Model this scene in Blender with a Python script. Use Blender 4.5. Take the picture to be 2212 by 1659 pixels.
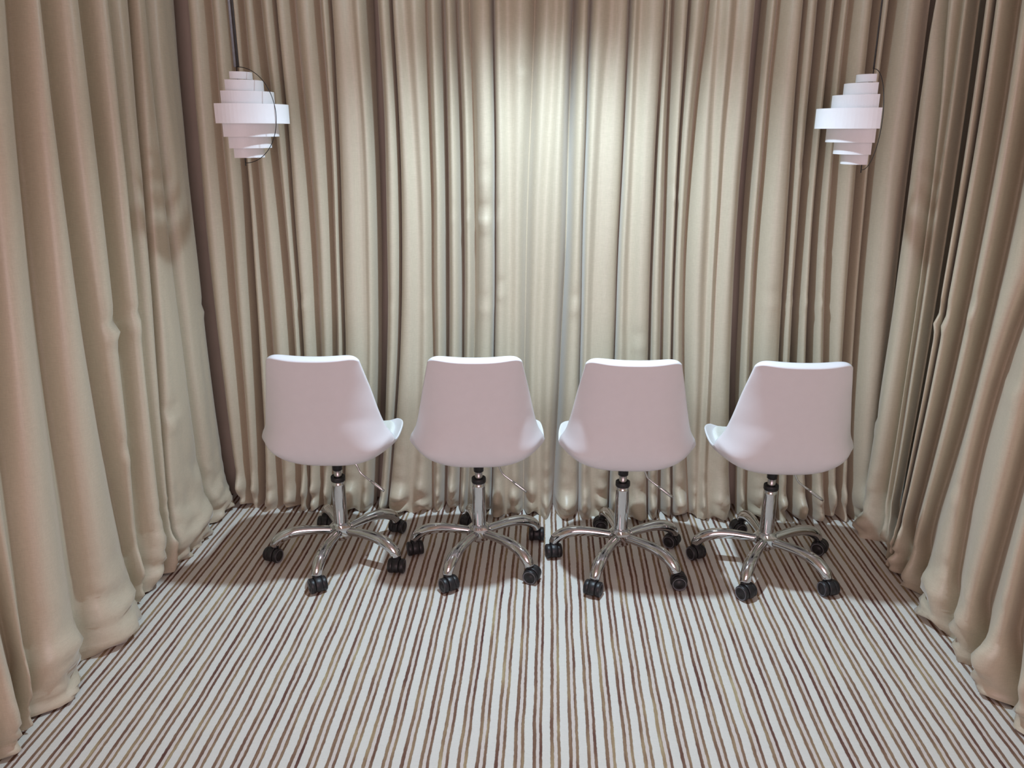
import bpy, bmesh, math, random
import numpy as np
from mathutils import Vector, Matrix, noise

# ------------------------------------------------------------------ scene
for o in list(bpy.data.objects): bpy.data.objects.remove(o, do_unlink=True)
scene = bpy.context.scene
COL = scene.collection
random.seed(11)
PI = math.pi

# ------------------------------------------------------------------ camera
FPX, IW, IH, CAMH = 1750.0, 2212.0, 1659.0, 1.57
YAW, PITCH = math.radians(-2.6233), math.radians(17.3428)
cam_d = bpy.data.cameras.new('camera'); cam = bpy.data.objects.new('camera', cam_d); COL.objects.link(cam)
cam_d.sensor_width = 36.0; cam_d.lens = 36.0 * FPX / IW; cam_d.clip_start = 0.02
cam.location = (0, 0, CAMH)
cam.rotation_euler = (PI / 2 - PITCH, 0, -YAW)
scene.camera = cam
FW = np.array([math.sin(YAW) * math.cos(PITCH), math.cos(YAW) * math.cos(PITCH), -math.sin(PITCH)])
RT = np.array([math.cos(YAW), -math.sin(YAW), 0.0]); UP = np.cross(RT, FW)
def ray(x, y): return FW + RT * (x - IW / 2) / FPX + UP * (IH / 2 - y) / FPX
def at_y(x, y, Y): d = ray(x, y); return np.array([0, 0, CAMH]) + d * (Y / d[1])
def at_x(x, y, X): d = ray(x, y); return np.array([0, 0, CAMH]) + d * (X / d[0])

# ------------------------------------------------------------------ world, lights, exposure
world = bpy.data.worlds.new('hall_light'); scene.world = world; world.use_nodes = True
bg = world.node_tree.nodes['Background']; bg.inputs[0].default_value = (1.0, 0.78, 0.80, 1); bg.inputs[1].default_value = 0.20

def lamp(name, kind, loc, power, color, **kw):
    d = bpy.data.lights.new(name, kind); d.energy = power; d.color = color
    for k, v in kw.items(): setattr(d, k, v)
    o = bpy.data.objects.new(name, d); COL.objects.link(o); o.location = loc
    return o
KEY = (0.0, 2.50, 2.36)
lamp('ceiling_lamp_light', 'SPOT', KEY, 154, (0.71, 0.93, 1.10), shadow_soft_size=0.04, spot_size=math.radians(124), spot_blend=1.0)
lamp('ceiling_lamp_glow', 'POINT', KEY, 9, (0.74, 0.95, 1.08), shadow_soft_size=0.04)
fl = lamp('hall_fill_light', 'AREA', (0.0, -1.35, 1.45), 42, (1.0, 0.72, 0.78), shape='RECTANGLE', size=1.9, size_y=1.7)  # added pink area fill in the open front, for warm light behind the camera
fl.rotation_euler = (PI / 2, 0, 0)
vs = scene.view_settings
vs.view_transform = 'Standard'; vs.look = 'None'; vs.gamma = 1.0; vs.use_curve_mapping = False; vs.exposure = 0.0

# ------------------------------------------------------------------ materials
def mat(name, color, rough=0.5, metal=0.0, spec=0.5, **kw):
    m = bpy.data.materials.new(name); m.use_nodes = True
    b = m.node_tree.nodes['Principled BSDF']
    b.inputs['Base Color'].default_value = (*color, 1); b.inputs['Roughness'].default_value = rough
    b.inputs['Metallic'].default_value = metal; b.inputs['Specular IOR Level'].default_value = spec
    for k, v in kw.items(): b.inputs[k].default_value = v
    return m
class NT:
    def __init__(s, m): s.t = m.node_tree; s.n = s.t.nodes; s.l = s.t.links; s.b = s.n['Principled BSDF']
    def new(s, typ, **kw):
        n = s.n.new(typ)
        for k, v in kw.items(): setattr(n, k, v)
        return n
    def put(s, sock, v):
        if isinstance(v, (int, float)): sock.default_value = v
        elif isinstance(v, tuple): sock.default_value = v
        else: s.l.new(v, sock)
    def math(s, op, a, b=0.0, c=None):
        n = s.new('ShaderNodeMath', operation=op); s.put(n.inputs[0], a); s.put(n.inputs[1], b)
        if c is not None: s.put(n.inputs[2], c)
        return n.outputs[0]
    def xyz(s, x, y, z):
        n = s.new('ShaderNodeCombineXYZ')
        for i, v in enumerate((x, y, z)): s.put(n.inputs[i], v)
        return n.outputs[0]
    def noise(s, vec, scale=1.0, detail=2.0, rough=0.5):
        n = s.new('ShaderNodeTexNoise'); s.put(n.inputs['Vector'], vec); n.inputs['Scale'].default_value = scale
        n.inputs['Detail'].default_value = detail; n.inputs['Roughness'].default_value = rough
        return n.outputs['Fac']
    def ramp(s, fac, stops, interp='LINEAR'):
        n = s.new('ShaderNodeValToRGB'); s.put(n.inputs[0], fac); r = n.color_ramp; r.interpolation = interp
        while len(r.elements) < len(stops): r.elements.new(0.5)
        for e, (p, c) in zip(r.elements, stops):
            e.position = p; e.color = (*c, 1) if len(c) == 3 else c
        return n.outputs[0]
    def mix(s, fac, a, b, blend='MIX'):
        n = s.new('ShaderNodeMix', data_type='RGBA', blend_type=blend)
        s.put(n.inputs[0], fac); s.put(n.inputs[6], a); s.put(n.inputs[7], b)
        return n.outputs[2]
    def bump(s, h, strength, dist):
        n = s.new('ShaderNodeBump'); s.put(n.inputs['Height'], h); n.inputs['Strength'].default_value = strength
        n.inputs['Distance'].default_value = dist; s.l.new(n.outputs[0], s.b.inputs['Normal'])

def curtain_material():
    m = mat('beige_sateen', (0.6, 0.5, 0.38), 0.42, spec=0.6)
    g = NT(m); tc = g.new('ShaderNodeTexCoord').outputs['Object']
    sx = g.new('ShaderNodeSeparateXYZ'); g.l.new(tc, sx.inputs[0]); x, y, z = sx.outputs
    w1 = g.noise(g.xyz(g.math('MULTIPLY', x, 60), g.math('MULTIPLY', y, 60), g.math('MULTIPLY', z, 700)), 1.0, 2.0)   # slubs along the weft
    w2 = g.noise(g.xyz(g.math('MULTIPLY', x, 500), g.math('MULTIPLY', y, 500), g.math('MULTIPLY', z, 40)), 1.0, 1.0)
    w = g.math('ADD', g.math('MULTIPLY', w1, 0.6), g.math('MULTIPLY', w2, 0.4))
    c = g.ramp(w, [(0.3, (0.515, 0.450, 0.338)), (0.7, (0.605, 0.532, 0.406))])
    g.l.new(c, g.b.inputs['Base Color'])
    g.bump(w, 0.12, 0.0012)
    g.b.inputs['Sheen Weight'].default_value = 0.35; g.b.inputs['Sheen Roughness'].default_value = 0.4
    return m

def carpet_material():
    m = mat('striped_carpet', (0.7, 0.68, 0.64), 0.95, spec=0.1)
    g = NT(m); tc = g.new('ShaderNodeTexCoord').outputs['Object']
    sx = g.new('ShaderNodeSeparateXYZ'); g.l.new(tc, sx.inputs[0]); x, y, z = sx.outputs
    wob = g.noise(g.xyz(g.math('MULTIPLY', x, 9), g.math('MULTIPLY', y, 5), 0.0), 1.0, 3.0)
    jit = g.noise(g.xyz(g.math('MULTIPLY', x, 90), g.math('MULTIPLY', y, 60), 3.0), 1.0, 2.0)
    p = g.math('MULTIPLY', x, 1 / 0.0487)
    p = g.math('ADD', p, g.math('MULTIPLY', g.math('SUBTRACT', wob, 0.5), 0.20))
    p = g.math('ADD', p, g.math('MULTIPLY', g.math('SUBTRACT', jit, 0.5), 0.07))
    p = g.math('ADD', p, 40.0)
    f = g.math('FRACT', p); cell = g.math('FLOOR', p)
    W, B = (0, 0, 0), (1, 1, 1)
    mask = g.ramp(f, [(0.0, W), (0.42, W), (0.455, B), (0.615, B), (0.645, W), (0.80, W), (0.83, B), (0.965, B), (0.995, W)])
    thin = g.ramp(f, [(0.6, W), (0.65, B), (0.80, B), (0.84, W)])
    side = g.math('GREATER_THAN', f, 0.72)
    idn = g.math('ADD', g.math('MULTIPLY', cell, 2.0), side)
    # space-dyed yarn: the brown drifts along its length, each line on its own
    t1 = g.noise(g.xyz(g.math('MULTIPLY', idn, 17.3), g.math('MULTIPLY', y, 2.6), 0.0), 1.0, 3.0, 0.6)
    t2 = g.noise(g.xyz(g.math('MULTIPLY', x, 330), g.math('MULTIPLY', y, 9), 5.0), 1.0, 2.0)
    t = g.math('ADD', g.math('MULTIPLY', t1, 0.72), g.math('MULTIPLY', t2, 0.28))
    brown = g.ramp(t, [(0.31, (0.085, 0.034, 0.034)), (0.43, (0.165, 0.088, 0.064)), (0.52, (0.25, 0.160, 0.105)), (0.61, (0.35, 0.255, 0.15)), (0.70, (0.48, 0.41, 0.26))])
    fleck = g.noise(g.xyz(g.math('MULTIPLY', x, 260), g.math('MULTIPLY', y, 420), 1.0), 1.0, 2.0)
    white = g.mix(thin, (0.705, 0.685, 0.640, 1), (0.66, 0.585, 0.545, 1))
    white = g.mix(g.math('MULTIPLY', fleck, 0.22), white, (0.5, 0.45, 0.38, 1))
    col = g.mix(mask, white, brown)
    g.l.new(col, g.b.inputs['Base Color'])
    rib = g.math('SINE', g.math('MULTIPLY', y, 2 * PI / 0.0052))
    hgt = g.math('ADD', g.math('MULTIPLY', g.math('SUBTRACT', 1.0, mask), 0.7), g.math('MULTIPLY', rib, 0.18))
    hgt = g.math('ADD', hgt, g.math('MULTIPLY', fleck, 0.5))
    g.bump(hgt, 0.45, 0.003)
    return m

def noisy(name, color, rough, amt=0.05, scale=40, bump=0.0, **kw):
    m = mat(name, color, rough, **kw); g = NT(m); tc = g.new('ShaderNodeTexCoord').outputs['Object']
    n = g.noise(tc, scale, 4.0)
    lo = tuple(c * (1 - amt) for c in color); hi = tuple(min(1, c * (1 + amt)) for c in color)
    g.l.new(g.ramp(n, [(0.3, lo), (0.7, hi)]), g.b.inputs['Base Color'])
    if bump: g.bump(n, bump, 0.002)
    return m

M_CURT = curtain_material(); M_CARPET = carpet_material()
M_WALL = noisy('cream_wall_paint', (0.55, 0.47, 0.38), 0.8, 0.04, 8)
M_CEIL = noisy('white_ceiling_paint', (0.62, 0.58, 0.54), 0.9, 0.03, 8)
M_SHELL = noisy('white_moulded_plastic', (0.80, 0.785, 0.82), 0.32, 0.01, 30, spec=0.45)
M_PAD = noisy('white_leatherette', (0.76, 0.76, 0.72), 0.55, 0.03, 90, bump=0.1)
M_CHROME = noisy('polished_chrome', (0.66, 0.66, 0.67), 0.07, 0.02, 20, metal=1.0)
M_STEEL = noisy('satin_steel', (0.55, 0.53, 0.53), 0.28, 0.04, 60, metal=1.0)
M_BLACK = noisy('black_nylon', (0.014, 0.013, 0.015), 0.42, 0.15, 60)
M_RUBBER = noisy('dark_grey_tread', (0.16, 0.16, 0.18), 0.6, 0.15, 80)
M_LAMP = noisy('white_lamp_strip', (0.90, 0.90, 0.94), 0.45, 0.01, 50)
M_WIRE = mat('dark_wire', (0.05, 0.05, 0.055), 0.4, metal=0.6)
M_CORD = noisy('grey_cord_sheath', (0.30, 0.31, 0.35), 0.5, 0.1, 90)
M_CORD2 = noisy('dark_cord_sheath', (0.06, 0.055, 0.055), 0.5, 0.1, 90)

# ------------------------------------------------------------------ helpers
def link_mesh(name, me, material=None, parent=None, smooth=True):
    o = bpy.data.objects.new(name, me); COL.objects.link(o)
    if material and not me.materials: me.materials.append(material)
    if smooth:
        for p in me.polygons: p.use_smooth = True
    if parent: o.parent = parent
    return o
def tag(o, label=None, cat=None, group=None, kind=None):
    for k, v in (('label', label), ('category', cat), ('group', group), ('kind', kind)):
        if v: o[k] = v
    return o
def thing(name, label, cat, loc, rz=0.0, group=None):
    o = bpy.data.objects.new(name, None); COL.objects.link(o); o.location = loc; o.rotation_euler = (0, 0, rz)
    o.empty_display_size = 0.1
    return tag(o, label, cat, group)
def mesh_from(name, verts, faces):
    me = bpy.data.meshes.new(name); me.from_pydata([tuple(v) for v in verts], [], faces); me.update(); return me
def box_mesh(name, x0, x1, y0, y1, z0, z1, bevel=0.0):
    bm = bmesh.new(); bmesh.ops.create_cube(bm, size=1)
    bmesh.ops.scale(bm, vec=(x1 - x0, y1 - y0, z1 - z0), verts=bm.verts)
    bmesh.ops.translate(bm, vec=((x0 + x1) / 2, (y0 + y1) / 2, (z0 + z1) / 2), verts=bm.verts)
    if bevel: bmesh.ops.bevel(bm, geom=bm.edges[:], offset=bevel, segments=2, affect='EDGES')
    me = bpy.data.meshes.new(name); bm.to_mesh(me); bm.free(); return me
def lathe_mesh(name, prof, n=32, axis='z'):
    """prof: list of (r, h) from one end to the other; r=0 closes."""
    v, f = [], []
    for r, h in prof:
        for k in range(n):
            a = 2 * PI * k / n
            p = (r * math.cos(a), r * math.sin(a), h)
            if axis == 'y': p = (r * math.cos(a), h, r * math.sin(a))
            v.append(p)
    for i in range(len(prof) - 1):
        for k in range(n):
            a, b = i * n + k, i * n + (k + 1) % n
            q = (a, b, b + n, a + n)
            f.append(q if axis == 'z' else q[::-1])
    me = mesh_from(name, v, f); bm = bmesh.new(); bm.from_mesh(me)
    bmesh.ops.remove_doubles(bm, verts=bm.verts, dist=1e-6); bmesh.ops.recalc_face_normals(bm, faces=bm.faces)
    bm.to_mesh(me); bm.free(); return me
def tube_mesh(name, pts, radii, n=16, flat=1.0, cap=True):
    """sweep of a (flattened) circle along pts; flat scales the side-to-side axis."""
    P = [Vector(p) for p in pts]; v, f = [], []
    T = [(P[min(i + 1, len(P) - 1)] - P[max(i - 1, 0)]).normalized() for i in range(len(P))]
    ref = Vector((0, 0, 1)) if abs(T[0].z) < 0.9 else Vector((1, 0, 0))
    side = T[0].cross(ref).normalized()
    for i, p in enumerate(P):
        side = (side - T[i] * side.dot(T[i])).normalized(); nor = side.cross(T[i])
        r = radii[i] if isinstance(radii, (list, tuple)) else radii
        for k in range(n):
            a = 2 * PI * k / n
            v.append(p + side * (r * flat * math.cos(a)) + nor * (r * math.sin(a)))
    for i in range(len(P) - 1):
        for k in range(n):
            a, b = i * n + k, i * n + (k + 1) % n; f.append((a, b, b + n, a + n))
    if cap: f.append(tuple(range(n))[::-1]); f.append(tuple(range((len(P) - 1) * n, len(P) * n)))
    me = mesh_from(name, v, f); bm = bmesh.new(); bm.from_mesh(me)
    bmesh.ops.recalc_face_normals(bm, faces=bm.faces); bm.to_mesh(me); bm.free(); return me
def spline(pts, n):
    """Catmull-Rom through pts (any dimension), n samples per span."""
    P = [np.array(p, float) for p in pts]; P = [2 * P[0] - P[1]] + P + [2 * P[-1] - P[-2]]; out = []
    for i in range(1, len(P) - 2):
        a, b, c, d = P[i - 1:i + 3]
        for k in range(n):
            t = k / n
            out.append(0.5 * (2 * b + (c - a) * t + (2 * a - 5 * b + 4 * c - d) * t * t + (3 * b - a - 3 * c + d) * t ** 3))
    out.append(P[-2]); return out

# ------------------------------------------------------------------ room shell
XL, XR, YB, CEIL, YF = -1.370, 1.285, 3.125, 2.5, -1.3      # faces the curtains hang in; open front behind the camera
tag(link_mesh('floor', box_mesh('floor', XL - .2, XR + .2, YF - .6, YB + .17, -0.05, 0.0), M_CARPET, smooth=False), kind='structure')
tag(link_mesh('ceiling', box_mesh('ceiling', XL - .2, XR + .2, YF, YB + .17, CEIL, CEIL + .05), M_CEIL, smooth=False), kind='structure')
tag(link_mesh('wall_back', box_mesh('wall_back', XL - .2, XR + .2, YB + .17, YB + .22, 0.0, CEIL), M_WALL, smooth=False), kind='structure')
tag(link_mesh('wall_left', box_mesh('wall_left', XL - .25, XL - .2, YF, YB + .17, 0.0, CEIL), M_WALL, smooth=False), kind='structure')
tag(link_mesh('wall_right', box_mesh('wall_right', XR + .2, XR + .25, YF, YB + .17, 0.0, CEIL), M_WALL, smooth=False), kind='structure')

# ------------------------------------------------------------------ curtains
GAP = {'S': (.145, .014), 'M': (.075, .017), 'C': (.085, .006), 'F': (.020, .020), 'X': (.055, .024), 'E': (.045, .010), 'P': (.080, .042), 'Q': (.055, .030)}   # valley depth, half width
SHARP = {'S': 1.25, 'C': 1.2, 'M': 1.3, 'E': 1.5}            # exponent: near 1 = knife-edge valley, 2 = soft trough
def back_valley(kind, *px):
    z, s = [], []
    for x, y in zip(px, (60, 440, 700, 1040)):
        p = at_y(x, y, YB); z.append(p[2]); s.append(p[0])
    return kind, np.polyfit(z, s, 2), (min(z), max(z))
def side_valley(kind, X, pts):
    z, s = [], []
    for x, y in pts:
        p = at_x(x, y, X); z.append(p[2]); s.append(p[1])
    return kind, np.polyfit(z, s, 2 if len(pts) > 3 else 1), (min(z), max(z))
def straight(kind, s): return kind, np.array([0.0, 0.0 if kind == 'E' else random.uniform(-.012, .012), s]), (0.0, 2.0)
def val_at(v, z):
    k, c, (lo, hi) = v
    zc = min(max(z, lo), hi); d = np.polyder(c)
    return float(np.polyval(c, zc) + np.clip(np.polyval(d, zc), -.12, .12) * (z - zc) * (0.5 if z > hi else 1.0))
ZROWS = [0.0, .006, .013, .02, .028, .036, .045, .054, .064, .075, .087, .1, .114, .13, .148, .168, .19] + list(np.linspace(.21, .42, 12)) + list(np.linspace(.445, CEIL - .004, 72))

def curtain(name, label, valleys, place, seed, puddle=1.0, pud_h=1.0, dents=(), samples=14, fvar=.010, round_k=.20, lean=0.0, edge=(.010, .010)):
    rnd = random.Random(seed); ns = len(valleys) - 1
    seg = []
    for i in range(ns):
        seg.append(dict(F=rnd.uniform(-fvar, fvar), A=rnd.uniform(.008, .036) * puddle, zc=rnd.uniform(.045, .11) * pud_h, s=rnd.uniform(.03, .055) * pud_h,
                        hem=rnd.choice((0.0, .002, .004, .010)), tw=rnd.uniform(-.35, .35), ph=rnd.uniform(0, 6.28), B=rnd.uniform(.002, .010) * puddle))
    rows = []
    for z in ZROWS:
        S = [val_at(v, z) + .004 * noise.noise((seed * 3.1 + i * 7.7, z * 2.2, 1.0)) * (1 + 1.5 * math.exp(-z / .12)) for i, v in enumerate(valleys)]
        S[0] += edge[0]; S[-1] -= edge[1]                  # neighbouring panels hang just clear of each other
        for i in range(1, len(S)): S[i] = max(S[i], S[i - 1] + .012)
        row = []
        for i in range(ns):
            g = seg[i]; w = S[i + 1] - S[i]
            d0, g0 = GAP[valleys[i][0]]; d1, g1 = GAP[valleys[i + 1][0]]
            e0 = SHARP.get(valleys[i][0], 2.0); e1 = SHARP.get(valleys[i + 1][0], 2.0)
            g0 = min(g0, w * .42); g1 = min(g1, w * .42); d0 = min(d0, w * 2.2); d1 = min(d1, w * 2.2)
            for k in range(samples if i < ns - 1 else samples + 1):
                t = .5 - .5 * math.cos(PI * k / samples); s = S[i] + t * w
                k0 = math.exp(-(t * w / g0) ** e0); k1 = math.exp(-((1 - t) * w / g1) ** e1)
                tt = 2 * t - 1
                out = g['F'] - round_k * w * tt * tt + g['tw'] * .12 * w * tt
                out += .007 * noise.noise((s * 7 + seed, z * 1.1, 2.0)) + .0028 * noise.noise((s * 26, z * 3.2, seed))
                cr = (1 - k0) * (1 - k1); cap = max(0.0, 1 - tt ** 4) ** .8
                b = math.exp(-((z - g['zc']) / g['s']) ** 2) * g['A'] * cap
                b += g['B'] * math.sin(z * 2 * PI / .075 + g['ph'] + 2.5 * t) * math.exp(-z / .09) * cap
                b += puddle * .024 * noise.noise((s * 17 / pud_h + 3, z * 13 / pud_h, seed * 2.0)) * math.exp(-z / (.10 * pud_h))
                if z < .34:                                  # creases where the cloth crumples on the carpet
                    fade = math.exp(-z / (.085 * pud_h)) * cap
                    q1 = noise.noise((s * 9 / pud_h + z * 14 + seed, z * 9 - s * 5, 5.0 + i)); q2 = noise.noise((s * 11 - z * 17, z * 12 + s * 4, 9.0 + seed + i))
                    b += puddle * fade * (.026 * (1 - 3.2 * min(.5, abs(q1))) + .016 * (1 - 3.2 * min(.5, abs(q2))) - .012)
                if z < .034: b -= .016 * (1 - z / .034) ** 2
                for (ds, dz, ws, wz, A) in dents:
                    e = ((s - ds) / ws) ** 2
                    if e < 6 and abs(z - dz) < 3 * wz:
                        q = (z - dz) / wz - .35 * ((s - ds) / ws) ** 2; out += -A * math.exp(-e) * 2.4 * q * math.exp(-q * q)
                out = (out + b) * cr - k0 * d0 - k1 * d1 * (1 - k0)
                zz = z + (g['hem'] * cap if z < .12 else g['hem'] * cap * max(0, 1 - (z - .12) / .1))
                if lean: s += (lean(s) if callable(lean) else lean) * max(0.0, .004 - out) * (1 if z > .2 else z / .2)      # pleats lean over, away from the open end
                row.append(place(s, out, min(zz, CEIL - .003)))
        rows.append(row)
    n = len(rows[0]); v = [p for r in rows for p in r]; f = []
    for j in range(len(rows) - 1):
        for k in range(n - 1):
            a = j * n + k; f.append((a, a + 1, a + n + 1, a + n))
    me = mesh_from(name, v, f); bm = bmesh.new(); bm.from_mesh(me)
    o = link_mesh(name, me, M_CURT); bm.free()
    return tag(o, label, 'curtain')

place_back = lambda s, o, z: (s, YB - o, z)
place_left = lambda s, o, z: (XL + o, s, z)
place_right = lambda s, o, z: (XR - o, s, z)
V = [back_valley(*a) for a in (
 ('E', 372, 402, 433, 476), ('S', 391, 421, 452, 495), ('M', 443, 479, 498, 530), ('S', 490, 524, 543, 558), ('M', 515, 552, 572, 597),
 ('M', 555, 598, 622, 639), ('C', 594, 622, 647, 663), ('M', 629, 665, 680, 689), ('M', 684, 710, 719, 716), ('C', 711, 726, 738, 738),
 ('F', 760, 781, 790, 778), ('S', 799, 815, 820, 810), ('C', 844, 858, 862, 838), ('F', 874, 903, 902, 892), ('M', 918, 928, 933, 931),
 ('S', 952, 958, 962, 956), ('S', 984, 995, 997, 992), ('M', 1012, 1018, 1026, 1009), ('C', 1064, 1067, 1068, 1060), ('F', 1096, 1100, 1101, 1095),
 ('M', 1154, 1138, 1135, 1130), ('F', 1201, 1178, 1170, 1165), ('S', 1238, 1224, 1218, 1197), ('C', 1275, 1262, 1256, 1250), ('F', 1318, 1290, 1282, 1280),
 ('C', 1361, 1343, 1332, 1319), ('F', 1384, 1363, 1360, 1352), ('C', 1436, 1419, 1404, 1401), ('S', 1453, 1442, 1438, 1430), ('C', 1491, 1467, 1455, 1453),
 ('M', 1529, 1496, 1478, 1490), ('F', 1555, 1536, 1526, 1512), ('F', 1592, 1556, 1546, 1532), ('S', 1650, 1616, 1601, 1594), ('M', 1686, 1648, 1635, 1620),
 ('C', 1738, 1714, 1693, 1684), ('S', 1777, 1748, 1721, 1716), ('S', 1811, 1780, 1752, 1755), ('M', 1840, 1812, 1787, 1792), ('S', 1896, 1866, 1838, 1820),
 ('S', 1931, 1888, 1860, 1845), ('F', 1978, 1936, 1900, 1878))] + [straight('E', 1.42)]
def bd(x, y, ws, wz, A):
    p = at_y(x, y, YB); return (p[0], p[2], ws, wz, A)
DENT = [bd(1048, 468, .045, .030, .014), bd(1052, 385, .030, .022, .007), bd(1136, 142, .03, .016, .012), bd(1450, 420, .022, .02, .014), bd(835, 662, .04, .02, .007),
        bd(918, 662, .03, .02, .009), bd(1085, 628, .03, .02, .010), bd(1046, 662, .045, .02, .009), bd(1240, 655, .03, .025, .009), bd(1725, 648, .02, .015, .010),
        bd(1742, 652, .02, .015, .010), bd(1776, 648, .02, .015, .010), bd(1665, 645, .06, .015, .005), bd(1370, 735, .05, .02, .008), bd(655, 650, .03, .02, .007),
        bd(1885, 655, .03, .02, .007), bd(1740, 360, .02, .02, .008), bd(1780, 540, .018, .02, .010), bd(985, 470, .02, .02, .008), bd(1008, 465, .015, .02, .008)]
curtain('back_curtain', 'beige back wall curtain hanging left of the first wide dark gap, behind the leftmost chair', V[1:12], place_back, 1, edge=(-.004, .010), dents=DENT, puddle=1.3)
curtain('back_curtain', 'widest beige back wall curtain in the middle, behind the two middle chairs', V[11:34], place_back, 2, dents=DENT, puddle=1.3)
curtain('back_curtain', 'beige back wall curtain hanging right of the second wide dark gap, behind the rightmost chair', V[33:42], place_back, 3, edge=(.010, -.045), dents=DENT, puddle=1.3)

L = dict(
 b=[(45, 0), (72, 300), (98, 600), (127, 900), (160, 1106)], a=[(-75, 0), (15, 900), (38, 1106), (60, 1300)],
 c=[(118, 0), (136, 300), (165, 506), (190, 600), (242, 900), (268, 1106)], d=[(195, 0), (224, 300), (245, 506), (264, 600), (290, 900), (312, 1106)],
 e=[(248, 0), (270, 300), (290, 506), (311, 600), (338, 900), (355, 1106)], g=[(295, 0), (313, 300), (327, 506), (343, 600), (363, 900), (378, 1150)],
 f=[(330, 0), (351, 300), (374, 506), (395, 600), (430, 900), (455, 1106)], k=[(388, 0), (410, 300), (435, 506), (443, 600), (480, 900), (509, 1106)])
LV = {k: side_valley({'b': 'P', 'a': 'P', 'c': 'P', 'd': 'P', 'e': 'Q', 'g': 'C', 'f': 'Q', 'k': 'E'}[k], XL, p) for k, p in L.items()}
near = [straight('P', s) for s in (-1.25, -1.08, -.93, -.75, -.6, -.44, -.3, -.12, .04, .2, .37, .52, .7, .86, 1.02, 1.18, 1.34, 1.47, 1.62, 1.75)]
def ld(x, y, ws, wz, A):
    p = at_x(x, y, XL); return (p[1], p[2], ws, wz, A)
LD = [ld(243, 708, .05, .025, .016), ld(285, 698, .05, .025, .014), ld(375, 905, .05, .03, .010), ld(425, 1020, .05, .05, .010), ld(440, 665, .05, .02, .007), ld(270, 985, .08, .03, .008)]
curtain('left_curtain', 'long beige curtain along the left wall running towards the viewer, with a soft puddled hem', near + [LV[k] for k in 'abcdeg'], place_left, 4, puddle=1.15, pud_h=1.5, dents=LD, fvar=.016, round_k=.22, lean=.7)
curtain('left_curtain', 'narrow flat beige curtain in the far left corner, between long left curtain and back wall', [LV[k] for k in 'gfk'], place_left, 5, puddle=1.3, pud_h=1.2, dents=LD, fvar=.004, round_k=.06, samples=28, lean=.5)

R = dict(
 r1=[(1989, 0), (1953, 300), (1925, 500), (1906, 600), (1880, 817), (1868, 998), (1850, 1110)], r2=[(2024, 0), (1998, 300), (1985, 506), (1960, 650), (1946, 817), (1913, 998), (1885, 1124)],
 r2b=[(2065, 0), (2031, 300), (1998, 500), (1985, 600), (1968, 721), (1950, 850)], r3=[(2106, 0), (2063, 300), (2030, 506), (2018, 600), (1989, 817), (1950, 998), (1924, 1124)], r4=[(2145, 0), (2106, 300), (2070, 506), (2050, 600), (2010, 817), (1972, 998), (1945, 1124)],
 r5=[(2186, 0), (2139, 300), (2106, 506), (2090, 600), (2040, 817), (1995, 998), (1968, 1124)], r6=[(2250, 0), (2205, 300), (2180, 506), (2150, 600), (2085, 817), (2040, 998), (2018, 1124)],
 r7=[(2240, 600), (2156, 817), (2110, 998), (2083, 1124)], r8=[(2260, 817), (2205, 998), (2181, 1124)])
RK = dict(r1='Q', r2='P', r2b='Q', r3='P', r4='C', r5='P', r6='P', r7='Q', r8='P')
RV = {k: side_valley(RK[k], XR, p) for k, p in R.items()}
def rd(x, y, ws, wz, A):
    p = at_x(x, y, XR); return (p[1], p[2], ws, wz, A)
RD = [rd(1975, 635, .04, .02, .008), rd(2035, 690, .05, .03, .012), rd(2100, 670, .04, .03, .012), rd(1880, 905, .05, .03, .010), rd(2180, 830, .06, .03, .010), rd(2085, 1085, .06, .03, .008)]
nearR = [straight('P', s) for s in (-1.25, -1.1, -.92, -.76, -.6, -.45, -.3, -.12, .06, .2, .36, .52, .7, .86, 1.0, 1.14, 1.28, 1.42, 1.55, 1.70, 1.82, 1.96)]
def key_s(v): return val_at(v, .8)
right_front = nearR + sorted([RV[k] for k in ('r3', 'r4', 'r5', 'r6', 'r7', 'r8')], key=key_s)
curtain('right_curtain', 'long beige curtain along the right wall with slanting folds and a crumpled hem', right_front, place_right, 6, puddle=1.2, pud_h=1.4, dents=RD, fvar=.016, round_k=.22, lean=1.3, edge=(.0, .030))
curtain('right_curtain', 'narrow beige curtain in the far right corner, beside a deep dark fold', sorted([RV[k] for k in ('r2', 'r2b', 'r3')], key=key_s) + [straight('E', 3.085)], place_right, 7, puddle=1.2, dents=RD, samples=20, lean=lambda s: 1.3 * max(0.0, min(1.0, (3.10 - s) / .25)), edge=(.022, .0))

# ------------------------------------------------------------------ swivel chairs
def shell_profile():
    # outer centre line: (y, z, half width, rim rise, curl exponent) from front edge to top
    pts = [(.240, .462, .165, .026), (.218, .440, .205, .052), (.15, .428, .232, .070), (.06, .422, .241, .076), (-.03, .420, .242, .078), (-.105, .426, .241, .087),
           (-.162, .444, .240, .104), (-.194, .494, .233, .106), (-.206, .560, .215, .089), (-.214, .640, .198, .066), (-.226, .720, .182, .054), (-.238, .785, .168, .040), (-.248, .830, .158, .033), (-.256, .858, .153, .028)]
    return spline(pts, 6)
PROF = shell_profile()
def prof_at(v):
    x = max(0.0, min(1.0, v)) * (len(PROF) - 1); i = min(int(x), len(PROF) - 2); t = x - i
    p = PROF[i] * (1 - t) + PROF[i + 1] * t
    q0, q1 = PROF[max(i - 1, 0)], PROF[min(i + 2, len(PROF) - 1)]
    d = (q1 - q0)[:2]; d = d / np.linalg.norm(d)
    return p, np.array([d[1], -d[0]])          # normal towards the sitter, in (y, z)
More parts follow.
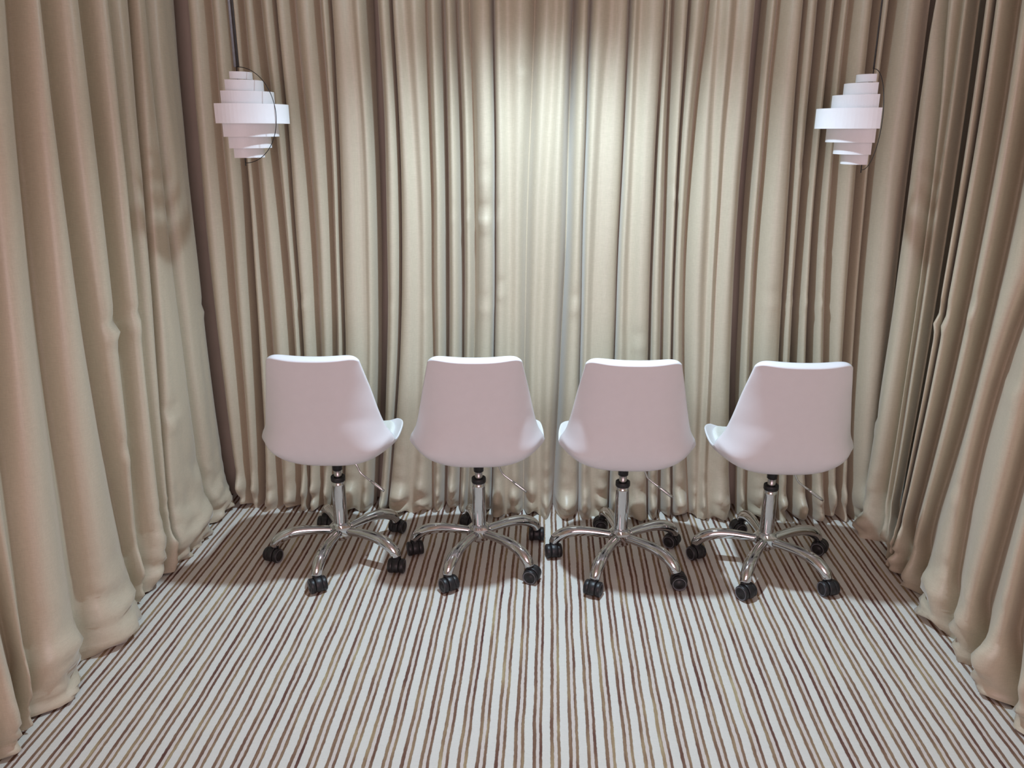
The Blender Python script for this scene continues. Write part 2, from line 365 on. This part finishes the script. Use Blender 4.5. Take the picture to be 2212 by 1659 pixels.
def soft_normal(v):
    n = sum(prof_at(min(1.0, max(0.0, v + d)))[1] * w for d, w in ((-.15, .5), (-.10, .8), (-.05, 1), (0, 1.1), (.05, 1), (.10, .8), (.15, .5)))
    return n / np.linalg.norm(n)
def shell_point(u, v, lift=0.0, us=1.0):
    top = .024 * (1 - u * u) + .062 * abs(u) ** 9; front = .07 * abs(u) ** 6
    v2 = front + v * (1 - top - front)
    p, n0 = prof_at(v2); n = soft_normal(v2)
    ua = abs(u) * us
    rise = p[3] * ua ** (2.4 if v2 < .3 else float(np.interp(p[1], (.415, .448, .494, .540, .620), (2.3, 3.3, 5.6, 4.4, 2.9)))); x = math.copysign(p[2] * (ua - .07 * ua ** 4) / .93, u)
    return Vector((x, p[0] + n[0] * rise + n0[0] * lift, p[1] + n[1] * rise + n0[1] * lift))
# sitter-side normal check: seat normal must point up, back normal forward
def sheet(name, us, v0, v1, nu, nv, lift, thick, subd=1, edge_round=True):
    v, f = [], []
    for j in range(nv + 1):
        for i in range(nu + 1):
            u = -1 + 2 * i / nu; u = math.copysign(abs(u) ** .9, u)
            v.append(shell_point(u, v0 + (v1 - v0) * j / nv, lift, us))
    for j in range(nv):
        for i in range(nu):
            a = j * (nu + 1) + i; f.append((a, a + 1, a + nu + 2, a + nu + 1))
    me = mesh_from(name, v, f); o = bpy.data.objects.new('tmp', me); COL.objects.link(o)
    sd = o.modifiers.new('s', 'SOLIDIFY'); sd.thickness = thick; sd.offset = 1.0; sd.use_even_offset = False
    if subd: ss = o.modifiers.new('u', 'SUBSURF'); ss.levels = subd; ss.render_levels = subd
    dg = bpy.context.evaluated_depsgraph_get(); m2 = bpy.data.meshes.new_from_object(o.evaluated_get(dg)); m2.name = name
    bpy.data.objects.remove(o, do_unlink=True)
    for p in m2.polygons: p.use_smooth = True
    return m2
ME = {}
def shell_mesh(nu=36, nv=64):
    # double walled: thin along the sides, thick and rounded over the padded top of the back
    v, f = [], []; n1 = nu + 1
    us = [math.copysign(abs(-1 + 2 * i / nu) ** .9, -1 + 2 * i / nu) for i in range(n1)]
    def th(u, w):
        q = max(0.0, min(1.0, (w - .70) / .25)); q = q * q * (3 - 2 * q)
        f0 = max(0.0, min(1.0, (.46 - w) / .2))
        return .0085 + .030 * q * (1 - abs(u) ** 5) + .008 * f0 * f0 * (3 - 2 * f0)
    for lay in (0, 1):
        for j in range(nv + 1):
            for u in us: v.append(shell_point(u, j / nv, th(u, j / nv) * lay))
    N = n1 * (nv + 1)
    for j in range(nv):
        for i in range(nu):
            a = j * n1 + i; q = (a, a + 1, a + n1 + 1, a + n1); f.append(q[::-1]); f.append(tuple(N + k for k in q))
    ring = list(range(n1)) + [j * n1 + nu for j in range(1, nv + 1)] + [nv * n1 + i for i in range(nu - 1, -1, -1)] + [j * n1 for j in range(nv - 1, 0, -1)]
    for a, b in zip(ring, ring[1:] + ring[:1]): f.append((a, b, N + b, N + a))
    me = mesh_from('seat_shell', v, f); bm = bmesh.new(); bm.from_mesh(me); bmesh.ops.recalc_face_normals(bm, faces=bm.faces); bm.to_mesh(me); bm.free()
    o = bpy.data.objects.new('tmp', me); COL.objects.link(o); ss = o.modifiers.new('u', 'SUBSURF'); ss.levels = 1; ss.render_levels = 1
    m2 = bpy.data.meshes.new_from_object(o.evaluated_get(bpy.context.evaluated_depsgraph_get())); m2.name = 'seat_shell'
    bpy.data.objects.remove(o, do_unlink=True)
    return m2
ME['shell'] = shell_mesh()
ME['cushion'] = sheet('seat_cushion', .80, .05, .50, 24, 34, 0.030, 0.022)
ME['mount'] = lathe_mesh('swivel_mount', [(0, .422), (.050, .422), (.051, .412), (.036, .402), (.0215, .397), (.0195, .392), (.0185, .360), (.016, .358), (0, .358)], 32)
ME['plate'] = box_mesh('mount_plate', -.045, .045, -.045, .045, .409, .420, .003)
ME['lift'] = lathe_mesh('gas_lift', [(0, .365), (.0145, .365), (.0145, .30), (0, .30)], 24)
ME['collar'] = lathe_mesh('collar', [(.0145, .329), (.021, .330), (.0235, .334), (.0265, .333), (.0272, .328), (.0272, .318), (.025, .314), (0, .314)], 32)
ME['column'] = lathe_mesh('column', [(0, .318), (.0245, .318), (.0255, .300), (.0265, .135), (.0265, .125), (0, .125)], 40)
def hub():
    # five-sided block: the legs leave at its corners, flat facets show between them
    prof = [(.0285, .1450), (.034, .1400), (.0455, .1300), (.0475, .1220), (.0465, .0960), (.0405, .0840), (.030, .0800), (.024, .0795), (.022, .0720), (.012, .0715)]
    v, f, n = [], [], 30
    for k, (r0, z) in enumerate(prof):
        for q in range(n):
            a = 2 * PI * q / n; t = (a + PI / 5) % (2 * PI / 5) - PI / 5
            pent = math.cos(PI / 5) / math.cos(PI / 5 - abs(t)) if 1 < k < 6 else 1.0
            v.append((r0 * pent * math.cos(a), r0 * pent * math.sin(a), z))
    for k in range(len(prof) - 1):
        for q in range(n): a, b = k * n + q, k * n + (q + 1) % n; f.append((a, a + n, b + n, b))
    f.append(tuple(range(n))); f.append(tuple(range((len(prof) - 1) * n, len(prof) * n))[::-1])
    me = mesh_from('hub', v, f); bm = bmesh.new(); bm.from_mesh(me); bmesh.ops.recalc_face_normals(bm, faces=bm.faces); bm.to_mesh(me); bm.free(); return me
ME['hub'] = hub()
legp = spline([(.036, .111, .0165), (.07, .114, .0168), (.115, .1165, .0180), (.155, .1155, .0198), (.190, .1095, .0214), (.220, .0975, .0218), (.243, .080, .0205), (.255, .057, .0180)], 5)
ME['leg'] = tube_mesh('leg', [(p[0], 0, p[1]) for p in legp], [float(p[2]) for p in legp], 20, flat=1.0)
def caster_hood():
    n, v, f = 18, [], []
    for k in range(n + 1):                               # arched cover over the top of the twin wheels, axis along y
        a = math.radians(-28 + 236 * k / n)
        for r, yy in ((.0285, -.0125), (.0305, -.0085), (.0305, .0085), (.0285, .0125)):
            v.append((r * math.cos(a), yy, .0275 + r * math.sin(a)))
    for k in range(n):
        for j in range(3): a = k * 4 + j; f.append((a, a + 1, a + 5, a + 4))
    me = mesh_from('caster', v, f); bm = bmesh.new(); bm.from_mesh(me)
    bmesh.ops.solidify(bm, geom=bm.faces[:], thickness=.006)
    b2 = box_mesh('b', -.012, .012, -.010, .010, .018, .040, .003); bm.from_mesh(b2)
    b3 = lathe_mesh('b3', [(0, .066), (.0125, .066), (.0145, .060), (.0145, .046), (0, .046)], 18)
    off = Matrix.Translation((-.010, 0, 0)); b3.transform(off); bm.from_mesh(b3)
    bmesh.ops.recalc_face_normals(bm, faces=bm.faces); bm.to_mesh(me); bm.free(); return me
ME['caster'] = caster_hood()
ME['wheel'] = lathe_mesh('wheel', [(0, -.002), (.025, -.002), (.0272, .001), (.0275, .006), (.0272, .013), (.0245, .0165), (.0225, .0168), (.0215, .0150), (.013, .0152), (.0115, .0170), (0, .0170)], 28, 'y')
ME['wheel'].materials.append(M_BLACK); ME['wheel'].materials.append(M_RUBBER)
for _p in ME['wheel'].polygons:                          # worn grey ring around the outer face
    _c = _p.center
    if _c.y > .0155 and .0205 < math.hypot(_c.x, _c.z) < .026: _p.material_index = 1
lv = spline([(.030, 0.0, .400, .004), (.058, .0, .399, .004), (.076, -.002, .384, .004), (.091, -.004, .355, .004), (.112, -.006, .338, .004), (.13, -.008, .326, .0045)], 5)
ME['lever'] = tube_mesh('height_lever', [tuple(p[:3]) for p in lv], [float(p[3]) * .9 for p in lv], 10)
lg = [(.128 + .011 * k, -.008 - .001 * k, .3272 - .0075 * k) for k in range(6)]
ME['grip'] = tube_mesh('lever_grip', lg, [.0035, .0055, .0058, .0058, .0058, .0048], 12)

def chair(cx, cy, yaw, base_deg, label, swivels):
    root = thing('swivel_chair', label, 'chair', (cx, cy, 0), 0.0, 'white swivel chairs in a row')
    c, s = math.cos(yaw), math.sin(yaw)
    def part(name, key, m, parent=root, rz=0.0, loc=(0, 0, 0)):
        o = link_mesh(name, ME[key], m, parent); o.location = loc; o.rotation_euler = (0, 0, rz); return o
    sh = part('seat_shell', 'shell', M_SHELL, rz=yaw); part('seat_cushion', 'cushion', M_PAD, sh)
    mo = part('swivel_mount', 'mount', M_BLACK, rz=yaw); part('mount_plate', 'plate', M_BLACK, mo)
    part('gas_lift', 'lift', M_STEEL); part('collar', 'collar', M_BLACK); part('column', 'column', M_CHROME)
    le = part('height_lever', 'lever', M_CHROME, rz=yaw - .12); part('lever_grip', 'grip', M_CHROME, le)
    b = math.radians(base_deg)
    part('hub', 'hub', M_CHROME, rz=b).data.polygons.foreach_set('use_smooth', [False] * len(ME['hub'].polygons))
    for k in range(5):
        a = b + 2 * PI * k / 5
        part('leg', 'leg', M_CHROME, rz=a)
        sw = a + math.radians(swivels[k])                # each caster has come to rest at its own angle
        px, py = .256 * math.cos(a), .256 * math.sin(a)
        ca = part('caster', 'caster', M_BLACK, rz=sw, loc=(px + .010 * math.cos(sw), py + .010 * math.sin(sw), 0))
        for sg in (1, -1):
            wh = part('wheel', 'wheel', M_BLACK, ca, loc=(0, .0135 * sg, .0275), rz=0 if sg > 0 else PI)
            wh.rotation_euler = (0, 0, 0 if sg > 0 else PI)
    return root
CY = 2.77
chair(-.782, CY, math.radians(0.5), -169, 'leftmost white plastic swivel chair on chrome star base, nearest the left curtain', (60, 40, -70, 25, 150))
chair(-.252, CY + .01, math.radians(3.0), -184, 'second white plastic swivel chair from the left, facing straight into the back curtain', (115, 60, 20, 60, 140))
chair(.284, CY, math.radians(-1.0), -187, 'third white plastic swivel chair from the left, its nearest caster pointing at the viewer', (110, 2, 40, 115, 80))
chair(.825, CY - .005, math.radians(0.0), -191, 'rightmost white plastic swivel chair on chrome star base, nearest the right curtain', (130, 65, -25, -60, 100))

# ------------------------------------------------------------------ hanging lamps
TIERS = [(.31, .856, .712), (.52, .690, .480), (.72, .470, .225), (1.0, .220, -.160), (.76, -.130, -.420), (.585, -.395, -.650), (.42, -.640, -.845)]
def strip_mesh(r, z0, z1, a0, a1, n=40, th=.0016):
    v, f = [], []
    for k in range(n + 1):
        a = a0 + (a1 - a0) * k / n
        for rr, z in ((r, z1), (r, z0), (r - th, z0), (r - th, z1)): v.append((rr * math.cos(a), rr * math.sin(a), z))
    for k in range(n):
        for j in range(4): a = k * 4 + j; b = k * 4 + (j + 1) % 4; f.append((a, b, b + 4, a + 4))
    f += [(3, 2, 1, 0), tuple(n * 4 + q for q in range(4))]
    me = mesh_from('shade_strip', v, f); bm = bmesh.new(); bm.from_mesh(me); bmesh.ops.recalc_face_normals(bm, faces=bm.faces); bm.to_mesh(me); bm.free(); return me
def pendant(px, py, R, arc, wire_deg, label, two_cords):
    p = at_y(px, py, 2.78); x, y, z = p
    root = thing('pendant_lamp', label, 'lamp', (x, y, z), 0, 'tiered white pendant lamps')
    top = CEIL - z
    for r, z1, z0 in TIERS:
        link_mesh('shade_strip', strip_mesh(r * R * .985, z0 * R, z1 * R, math.radians(arc[0]), math.radians(arc[1])), M_LAMP, root, smooth=False)
    w = math.radians(wire_deg); Rz = R * .96
    ring = [(R * 1.01 * math.sin(t) * math.cos(w), R * 1.01 * math.sin(t) * math.sin(w), Rz * math.cos(t)) for t in np.linspace(0, PI, 49)]
    wf = link_mesh('wire_frame', tube_mesh('wire_frame', ring, .0012, 8), M_WIRE, root)
    bm = bmesh.new(); bm.from_mesh(wf.data)                # short spokes from the axis to each strip
    for r, z1, z0 in TIERS:
        for a in (math.radians(arc[0] + 2), math.radians((arc[0] + arc[1]) / 2), math.radians(arc[1] - 2)):
            zz = (z1 + z0) / 2 * R
            t = tube_mesh('t', [(0, 0, zz), (r * R * .975 * math.cos(a), r * R * .975 * math.sin(a), zz)], .0008, 6); bm.from_mesh(t); bpy.data.meshes.remove(t)
    bm.to_mesh(wf.data); bm.free()
    link_mesh('axis_rod', tube_mesh('axis_rod', [(0, 0, -Rz * 1.06), (0, 0, 0), (0, 0, Rz * 1.02)], .0016, 8), M_WIRE, root)
    link_mesh('lamp_holder', lathe_mesh('lamp_holder', [(0, .60 * R), (.016, .60 * R), (.018, .40 * R), (.016, .25 * R), (0, .25 * R)], 20), M_LAMP, root)
    if two_cords:
        link_mesh('cord', tube_mesh('cord', [(-.0045, 0, Rz), (-.0045, 0, top * .6), (-.0045, 0, top)], .0042, 10), M_CORD, root)
        link_mesh('cord', tube_mesh('cord', [(.0045, .002, Rz), (.0045, .002, top * .6), (.0045, .002, top)], .0044, 10), M_CORD2, root)
    else:
        link_mesh('cord', tube_mesh('cord', [(0, 0, Rz), (0, 0, top * .6), (0, 0, top)], .0028, 10), M_CORD2, root)
    link_mesh('ceiling_rose', lathe_mesh('ceiling_rose', [(0, top - .035), (.012, top - .035), (.045, top - .012), (.048, top - .001), (0, top - .001)], 28), M_LAMP, root)
    return root
pendant(520.6, 250, .157, (-100, 80), -27, 'tiered white pendant lamp hanging on a grey twin cord above the leftmost chair', True)
pendant(1873.5, 260, .160, (-276, -96), -95, 'tiered white pendant lamp hanging on a thin dark cord above the rightmost chair', False)

# ------------------------------------------------------------------ ceiling lamp that lights the room (just above the picture)
cl = thing('ceiling_lamp', 'small ceiling spotlight with an added light-blocking plate towards the back curtain, above the row of chairs', 'lamp', (KEY[0], KEY[1], CEIL))
link_mesh('base', lathe_mesh('base', [(0, -.001), (.05, -.001), (.05, -.02), (.012, -.03), (.012, -.085), (0, -.085)], 28), M_LAMP, cl)
link_mesh('bulb', lathe_mesh('bulb', [(0, -.085), (.012, -.088), (.014, -.10), (0, -.102)], 16), M_LAMP, cl)
nh, hv, hf = 20, [], []
for k in range(nh + 1):                                  # curved unseen plate, added to block light off the curtain's top centre
    a = math.radians(90 - 32 + 64 * k / nh)
    for zz in (-.006, -.238): hv.append((.125 * math.cos(a), .125 * math.sin(a), zz))
for k in range(nh): hf.append((2 * k, 2 * k + 1, 2 * k + 3, 2 * k + 2))
hm = mesh_from('blocker_plate', hv, hf); bm = bmesh.new(); bm.from_mesh(hm); bmesh.ops.solidify(bm, geom=bm.faces[:], thickness=.002); bm.to_mesh(hm); bm.free()
link_mesh('blocker_plate', hm, M_LAMP, cl)
